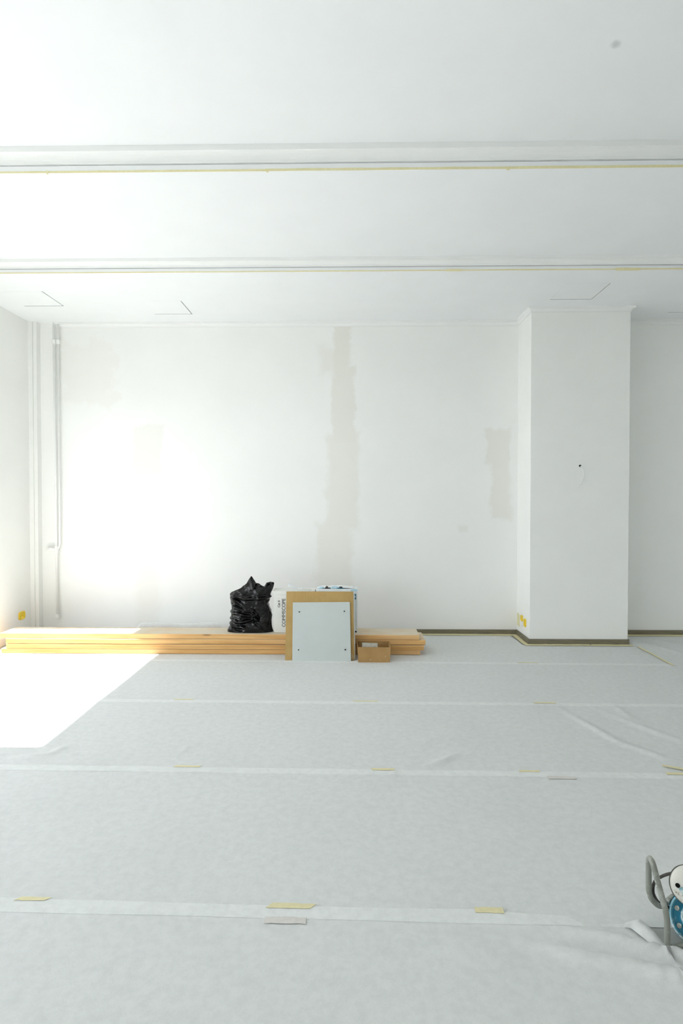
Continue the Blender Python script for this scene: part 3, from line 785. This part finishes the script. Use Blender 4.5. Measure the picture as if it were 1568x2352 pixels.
m.add(vs, [(i * k + j, i * k + (j + 1) % k, (i + 1) * k + (j + 1) % k, (i + 1) * k + j) for i in range(n) for j in range(k)] + [tuple(range(k - 1, -1, -1)), tuple(n * k + j for j in range(k))])
m.build('body', 'white_card', bx)
MB().box((-0.70, 5.317, 0.545), (-0.34, 5.3178, 0.5465)).build('flap_seam', 'ink_grey', bx)
text_mesh('COMMSCOPE', 0.0465, 'ink', (-0.613, 5.3168, 0.240), READ_UP, bx, spacing=0.93)
text_mesh('Cat 6', 0.030, 'ink', (-0.664, 5.3168, 0.425), READ_UP, bx, bold=0.0006)
text_mesh('/', 0.026, 'ink_grey', (-0.664, 5.3168, 0.505), READ_UP, bx)
MB().prism([(-0.50, 5.33, 0.580), (-0.365, 5.33, 0.580), (-0.365, 5.325, 0.598), (-0.50, 5.325, 0.596)], [(-0.50, 5.334, 0.580), (-0.365, 5.334, 0.580), (-0.365, 5.329, 0.598), (-0.50, 5.329, 0.596)]).build('flap', 'white_card', bx)

# crumpled film on the carton
def crumple(name, mat, x0, x1, y0, y1, zfun, label, cat, nx=30, ny=14, seed=0, amp=0.008, parent=None):
    vs = []
    for i in range(nx + 1):
        for j in range(ny + 1):
            u, v = i / nx, j / ny; x = x0 + (x1 - x0) * u; y = y0 + (y1 - y0) * v
            z = zfun(u, v) + amp * noise.noise(Vector((u * 5, v * 4, seed)))
            vs.append((x + 0.006 * noise.noise(Vector((u * 6, v * 6, seed + 3))), y + 0.006 * noise.noise(Vector((u * 6, v * 6, seed + 7))), z))
    fs = [(i * (ny + 1) + j, (i + 1) * (ny + 1) + j, (i + 1) * (ny + 1) + j + 1, i * (ny + 1) + j + 1) for i in range(nx) for j in range(ny)]
    m = MB().add(vs, fs)
    if parent is not None:
        return m.build(name, mat, parent, smooth=True)
    return tag(m.build(name, mat, loc=((x0 + x1) / 2, (y0 + y1) / 2, min(v[2] for v in vs)), smooth=True), label, cat)
crumple('plastic_film', 'film', -0.592, -0.455, 5.330, 5.45, lambda u, v: 0.594 + 0.064 * (1 - u) ** 1.5 * math.sin(math.pi * min(1, 0.15 + v * 0.8)), 'crumpled clear plastic film sticking up behind the brown cardboard sheet', 'plastic film', seed=2, amp=0.010)

# ------------------------------------------------------------------ white and blue carton (right)
bx2 = thing('printed_carton', 'white carton with blue print standing behind the brown cardboard sheet', 'carton', (-0.13, 5.42, ZS))
MB().box((-0.322, 5.335, ZS), (0.064, 5.50, 0.598)).build('body', 'white_card2', bx2, bevel=0.004)
lg = MB().box((0.020, 5.3342, 0.500), (0.052, 5.3349, 0.552)).build('logo_block', 'blue_ink', bx2)
sub(lg, MB().prism([(0.026, 5.3338, 0.512), (0.046, 5.3338, 0.520), (0.046, 5.3338, 0.530), (0.030, 5.3338, 0.542), (0.026, 5.3338, 0.536), (0.037, 5.3338, 0.526), (0.026, 5.3338, 0.522)], [(0.026, 5.3341, 0.512), (0.046, 5.3341, 0.520), (0.046, 5.3341, 0.530), (0.030, 5.3341, 0.542), (0.026, 5.3341, 0.536), (0.037, 5.3341, 0.526), (0.026, 5.3341, 0.522)]), 'logo_shape', 'white_card2')
MB().box((0.022, 5.3342, 0.484), (0.040, 5.3349, 0.488)).build('print_line', 'blue_ink', bx2)
MB().box((0.000, 5.3340, 0.578), (0.0645, 5.3349, 0.597)).build('blue_band', 'pale_blue', bx2)
MB().box((0.018, 5.330, ZS), (0.056, 5.3349, ZS + 0.012)).build('dark_handle', 'ink', bx2)
pk = thing('plastic_pack', 'blue and white plastic pack with dark marks on top of the printed carton', 'plastic pack', (-0.15, 5.40, 0.598))
def pz(u, v): return 0.600 + 0.019 * (math.sin(math.pi * min(1, max(0, u))) ** 0.4) * (math.sin(math.pi * (0.06 + 0.88 * v)) ** 0.5)
crumple('wrapper', 'white_card2', -0.310, 0.030, 5.34, 5.47, pz, '', '', seed=9, amp=0.006, parent=pk)
def dome(x, y, z, a, b, c, name, mat):
    m = MB(); vs = []; nu, nv = 16, 8
    for i in range(nv + 1):
        th = math.pi / 2 * i / nv
        for j in range(nu):
            q = 2 * math.pi * j / nu; vs.append((x + a * math.cos(q) * math.cos(th), y + b * math.sin(q) * math.cos(th), z + c * math.sin(th)))
    m.add(vs, [(i * nu + j, i * nu + (j + 1) % nu, (i + 1) * nu + (j + 1) % nu, (i + 1) * nu + j) for i in range(nv) for j in range(nu)] + [tuple(range(nu - 1, -1, -1))])
    return m.build(name, mat, pk, smooth=True)
dome(-0.275, 5.352, 0.600, 0.030, 0.014, 0.020, 'blue_patch', 'pale_blue')
dome(-0.150, 5.350, 0.600, 0.040, 0.014, 0.024, 'blue_patch', 'pale_blue')
dome(-0.224, 5.346, 0.603, 0.016, 0.010, 0.021, 'dark_mark', 'ink')
dome(-0.095, 5.346, 0.600, 0.036, 0.010, 0.013, 'dark_mark', 'blue_ink')
dome(-0.093, 5.346, 0.606, 0.018, 0.010, 0.015, 'dark_mark', 'ink')

# ------------------------------------------------------------------ leaning sheets
def leaning(bl, br, tr, tl, thick):
    a, b, c, d = map(Vector, (bl, br, tr, tl)); nn = (b - a).cross(d - a).normalized()   # faces the camera
    if nn.y > 0: nn = -nn
    return [a, b, c, d], [p - nn * thick for p in (a, b, c, d)], nn
wb = thing('white_board', 'thin white board behind the brown cardboard sheet, only its right edge showing', 'board', (-0.26, 5.07, 0.004))
F, Bk, nn = leaning((-0.560, 5.058, 0.005), (0.043, 5.083, 0.005), (0.036, 5.308, 0.575), (-0.570, 5.302, 0.575), 0.004)
MB().prism(F, Bk).build('board', 'white_card2', wb)
cs = thing('cardboard_sheet', 'large brown cardboard sheet leaning against the white cartons', 'cardboard', (-0.27, 5.04, 0.004))
F, Bk, nn = leaning((-0.582, 5.028, 0.005), (0.034, 5.056, 0.005), (0.025, 5.300, 0.580), (-0.600, 5.296, 0.580), 0.006)
MB().prism(F, Bk).build('sheet', 'card', cs)
# torn corner showing the corrugation
ca, cb_, cc, cd = F
m = MB()
for i in range(14):
    u = 1 - 0.006 - 0.040 * random.random(); v = 0.005 + 0.085 * random.random()
    p = ca.lerp(cb_, u).lerp(cd.lerp(cc, u), v) + nn * 0.0008; s = 0.004 + 0.005 * random.random()
    m.prism([p + Vector((-s, 0, -s)), p + Vector((s, 0, -s * 0.6)), p + Vector((s * 0.7, 0, s)), p + Vector((-s * 0.8, 0, s * 0.7))], [p + nn * -0.001 + Vector((-s, 0, -s)), p + nn * -0.001 + Vector((s, 0, -s * 0.6)), p + nn * -0.001 + Vector((s * 0.7, 0, s)), p + nn * -0.001 + Vector((-s * 0.8, 0, s * 0.7))])
m.build('torn_corner', 'card_edge', cs)
mp = thing('metal_panel', 'square pale grey coated panel with four corner holes leaning on the cardboard', 'panel', (-0.26, 5.02, 0.004))
F, Bk, nn = leaning((-0.516, 5.004, 0.006), (0.004, 5.024, 0.006), (-0.007, 5.247, 0.492), (-0.534, 5.236, 0.488), 0.014)
MB().prism(F, Bk).build('sheet', 'panel', mp, bevel=0.0015)
a, b, c, d = F
def on(u, v): return a.lerp(b, u).lerp(d.lerp(c, u), v)
for (u, v) in [(0.115, 0.83), (0.900, 0.835), (0.105, 0.185), (0.905, 0.185)]:
    rim = MB().lathe([(0.0022, 0.006), (0.0030, 0.0095), (0.0038, 0.0088), (0.0036, 0.006)], on(u, v), nn, 18).build('hole_rim', 'panel', mp, smooth=True)
    sub(rim, MB().lathe([(0.0024, 0.0066), (0.0034, 0.0066), (0.0034, 0.0)], on(u, v), nn, 16), 'hole', 'hole')
MB().lathe([(0.0002, 0.003), (0.0006, 0.003), (0.0006, 0)], on(0.395, 0.032), nn, 10).build('dent', 'ink_grey', mp)
p0, p1 = on(0.395, 0.0), on(0.395, 0.040)
MB().prism([p0 + nn * 0.0005 + Vector((-.001, 0, 0)), p0 + nn * 0.0005 + Vector((.001, 0, 0)), p1 + nn * 0.0005 + Vector((.0006, 0, 0)), p1 + nn * 0.0005 + Vector((-.0006, 0, 0))],
           [p0 + Vector((-.001, 0, 0)), p0 + Vector((.001, 0, 0)), p1 + Vector((.0006, 0, 0)), p1 + Vector((-.0006, 0, 0))]).build('scratch', 'ink_grey', mp)

# ------------------------------------------------------------------ open carton
oc = thing('open_carton', 'small open brown carton on the floor right of the leaning panel', 'carton', (0.205, 5.10, 0.004))
z0, z1, th = 0.005, 0.138, 0.005
b0 = [(0.068, 4.985), (0.345, 4.980), (0.347, 5.200), (0.066, 5.205)]; t0 = [(0.060, 4.990), (0.352, 4.985), (0.354, 5.205), (0.058, 5.215)]
def wallp(i, j, name):
    A0, B0, A1, B1 = b0[i], b0[j], t0[i], t0[j]
    cx, cy = 0.206, 5.095
    def inn(p):
        v = Vector((p[0] - cx, p[1] - cy)); return (p[0] - math.copysign(th, v.x), p[1] - math.copysign(th, v.y))
    f = [(*A0, z0), (*B0, z0), (*B1, z1), (*A1, z1)]; k = [(*inn(A0), z0), (*inn(B0), z0), (*inn(B1), z1), (*inn(A1), z1)]
    return MB().prism(f, k).build(name, 'card_dark', oc)
wf = wallp(0, 1, 'front_wall'); wallp(1, 2, 'side_wall'); wallp(2, 3, 'back_wall'); wallp(3, 0, 'side_wall')
MB().box((0.070, 4.99, 0.005), (0.343, 5.198, 0.009)).build('base', 'card_dark', oc)
for (x, z, w, h) in [(0.175, 0.025, 0.020, 0.006), (0.305, 0.050, 0.004, 0.018), (0.262, 0.022, 0.006, 0.008), (0.322, 0.018, 0.012, 0.003)]:
    yy0 = 4.985 + 0.005 * z / 0.133 - 0.0022 * 1 - (x - 0.068) * 0.018
    sub(wf, MB().prism([(x - w / 2, yy0, z), (x + w / 2, yy0, z + h * 0.3), (x + w / 2 * 0.6, yy0, z + h), (x - w / 2 * 0.8, yy0, z + h * 0.6)], [(x - w / 2, yy0 + .003, z), (x + w / 2, yy0 + .003, z + h * 0.3), (x + w / 2 * 0.6, yy0 + .003, z + h), (x - w / 2 * 0.8, yy0 + .003, z + h * 0.6)]), 'scuff', 'card_edge')
pa = thing('paper_slip', 'pale printed paper slip lying inside the open carton', 'paper', (0.18, 5.10, 0.03))
MB().prism([(0.100, 5.06, 0.030), (0.245, 5.06, 0.030), (0.243, 5.10, 0.146), (0.103, 5.10, 0.150)], [(0.100, 5.062, 0.030), (0.245, 5.062, 0.030), (0.243, 5.102, 0.146), (0.103, 5.102, 0.150)]).build('sheet', 'paper', pa)
MB().prism([(0.118, 5.0945, 0.132), (0.134, 5.0945, 0.132), (0.134, 5.0985, 0.144), (0.118, 5.0985, 0.144)], [(0.118, 5.096, 0.132), (0.134, 5.096, 0.132), (0.134, 5.100, 0.144), (0.118, 5.100, 0.144)]).build('stamp', 'ink', pa)

# ------------------------------------------------------------------ cable reel at the right edge
cr = thing('cable_reel', 'portable cable reel on a bent grey tube stand with blue drum and white head', 'cable reel', (1.10, 1.85, 0.004))
TR = 0.0088
fr = MB()
fr.tube(rounded([(1.34, 1.90, 0.016), (1.20, 1.845, 0.015), (0.994, 1.778, 0.0135), (0.994, 1.778, 0.115), (0.948, 1.785, 0.292), (0.962, 1.832, 0.272), (0.9635, 1.832, 0.143), (1.012, 1.852, 0.092), (1.10, 1.93, 0.080), (1.34, 1.95, 0.080)], 0.03, 8), TR, 14)
fr.build('stand', 'tube', cr, smooth=True)
MB().tube(rounded([(1.34, 1.90, 0.016), (1.36, 1.90, 0.10), (1.34, 1.95, 0.080)], 0.02), TR, 12).build('stand_end', 'tube', cr, smooth=True)
fax = Vector((-0.22, -0.88, 0.42)).normalized()
dc = Vector((1.115, 1.835, 0.069))
dr = MB().lathe([(-0.055, 0.03), (-0.055, 0.064), (-0.050, 0.066), (-0.048, 0.040), (-0.012, 0.040), (-0.010, 0.070), (-0.004, 0.0735), (0.004, 0.072), (0.005, 0.066), (0.000, 0.064), (-0.002, 0.048), (0.004, 0.044), (0.010, 0.041), (0.010, 0.036), (0.004, 0.032), (0.004, 0.0)], dc, fax, 56).build('drum', 'reel_blue', cr, smooth=False)
sub(dr, MB().lathe([(-0.004, 0.0737), (0.0, 0.0755), (0.005, 0.0738), (0.006, 0.070), (0.0042, 0.0718)], dc, fax, 56), 'drum_rim', 'reel_edge', smooth=True)
sub(dr, MB().lathe([(0.004, 0.0437), (0.012, 0.0412), (0.012, 0.0385), (0.006, 0.036)], dc, fax, 48), 'hub_ring', 'reel_edge', smooth=True)
u_ = fax.orthogonal().normalized(); w_ = fax.cross(u_)
for i in range(7):
    q = 2 * math.pi * i / 7 + 0.5; p = dc + (u_ * math.cos(q) + w_ * math.sin(q)) * 0.0555
    sub(dr, MB().lathe([(-0.003, 0.0), (-0.0005, 0.0075), (0.0016, 0.0075), (0.0016, 0.0)], p, fax, 12), 'drum_hole', 'tube')
hx = Vector((-0.20, -0.90, 0.38)).normalized(); hc = Vector((1.075, 1.800, 0.202))
hd = MB().lathe([(-0.035, 0.0), (-0.035, 0.045), (-0.004, 0.0575), (0.004, 0.0565), (0.012, 0.050), (0.018, 0.036), (0.020, 0.0)], hc, hx, 48).build('head', 'reel_white', cr, smooth=True)
sub(hd, MB().lathe([(-0.006, 0.0577), (-0.001, 0.0588), (0.003, 0.0577)], hc, hx, 48), 'head_seam', 'rubber', smooth=True)
hu = hx.orthogonal().normalized(); hw = hx.cross(hu)
def hp(px, pz):   # a point on the front of the head by its offset in world x / z
    return hc + hx * 0.016 + Vector((px, 0, pz)) - hx * Vector((px, 0, pz)).dot(hx)
sub(hd, MB().lathe([(-0.002, 0.0065), (0.003, 0.0065), (0.003, 0.0)], hp(-0.040, 0.002), hx, 16), 'screw_hole', 'hole')
sub(hd, MB().tube([hp(-0.034, -0.004) + hx * 0.004, hp(-0.024, -0.022) + hx * 0.004], 0.006, 10), 'catch', 'reel_edge')
MB().tube(rounded([(1.065, 1.825, 0.226), (1.020, 1.828, 0.222), (0.984, 1.840, 0.190), (0.982, 1.845, 0.150), (1.010, 1.862, 0.100), (1.09, 1.88, 0.06)], 0.03, 8), 0.0048, 10).build('cable', 'rubber', cr, smooth=True)
MB().tube(rounded([(1.13, 1.90, 0.08), (1.125, 1.88, 0.15), (1.09, 1.84, 0.185)], 0.03), 0.012, 12).build('bracket', 'tube', cr, smooth=True)

for o in ROOTS:
    del o['base']
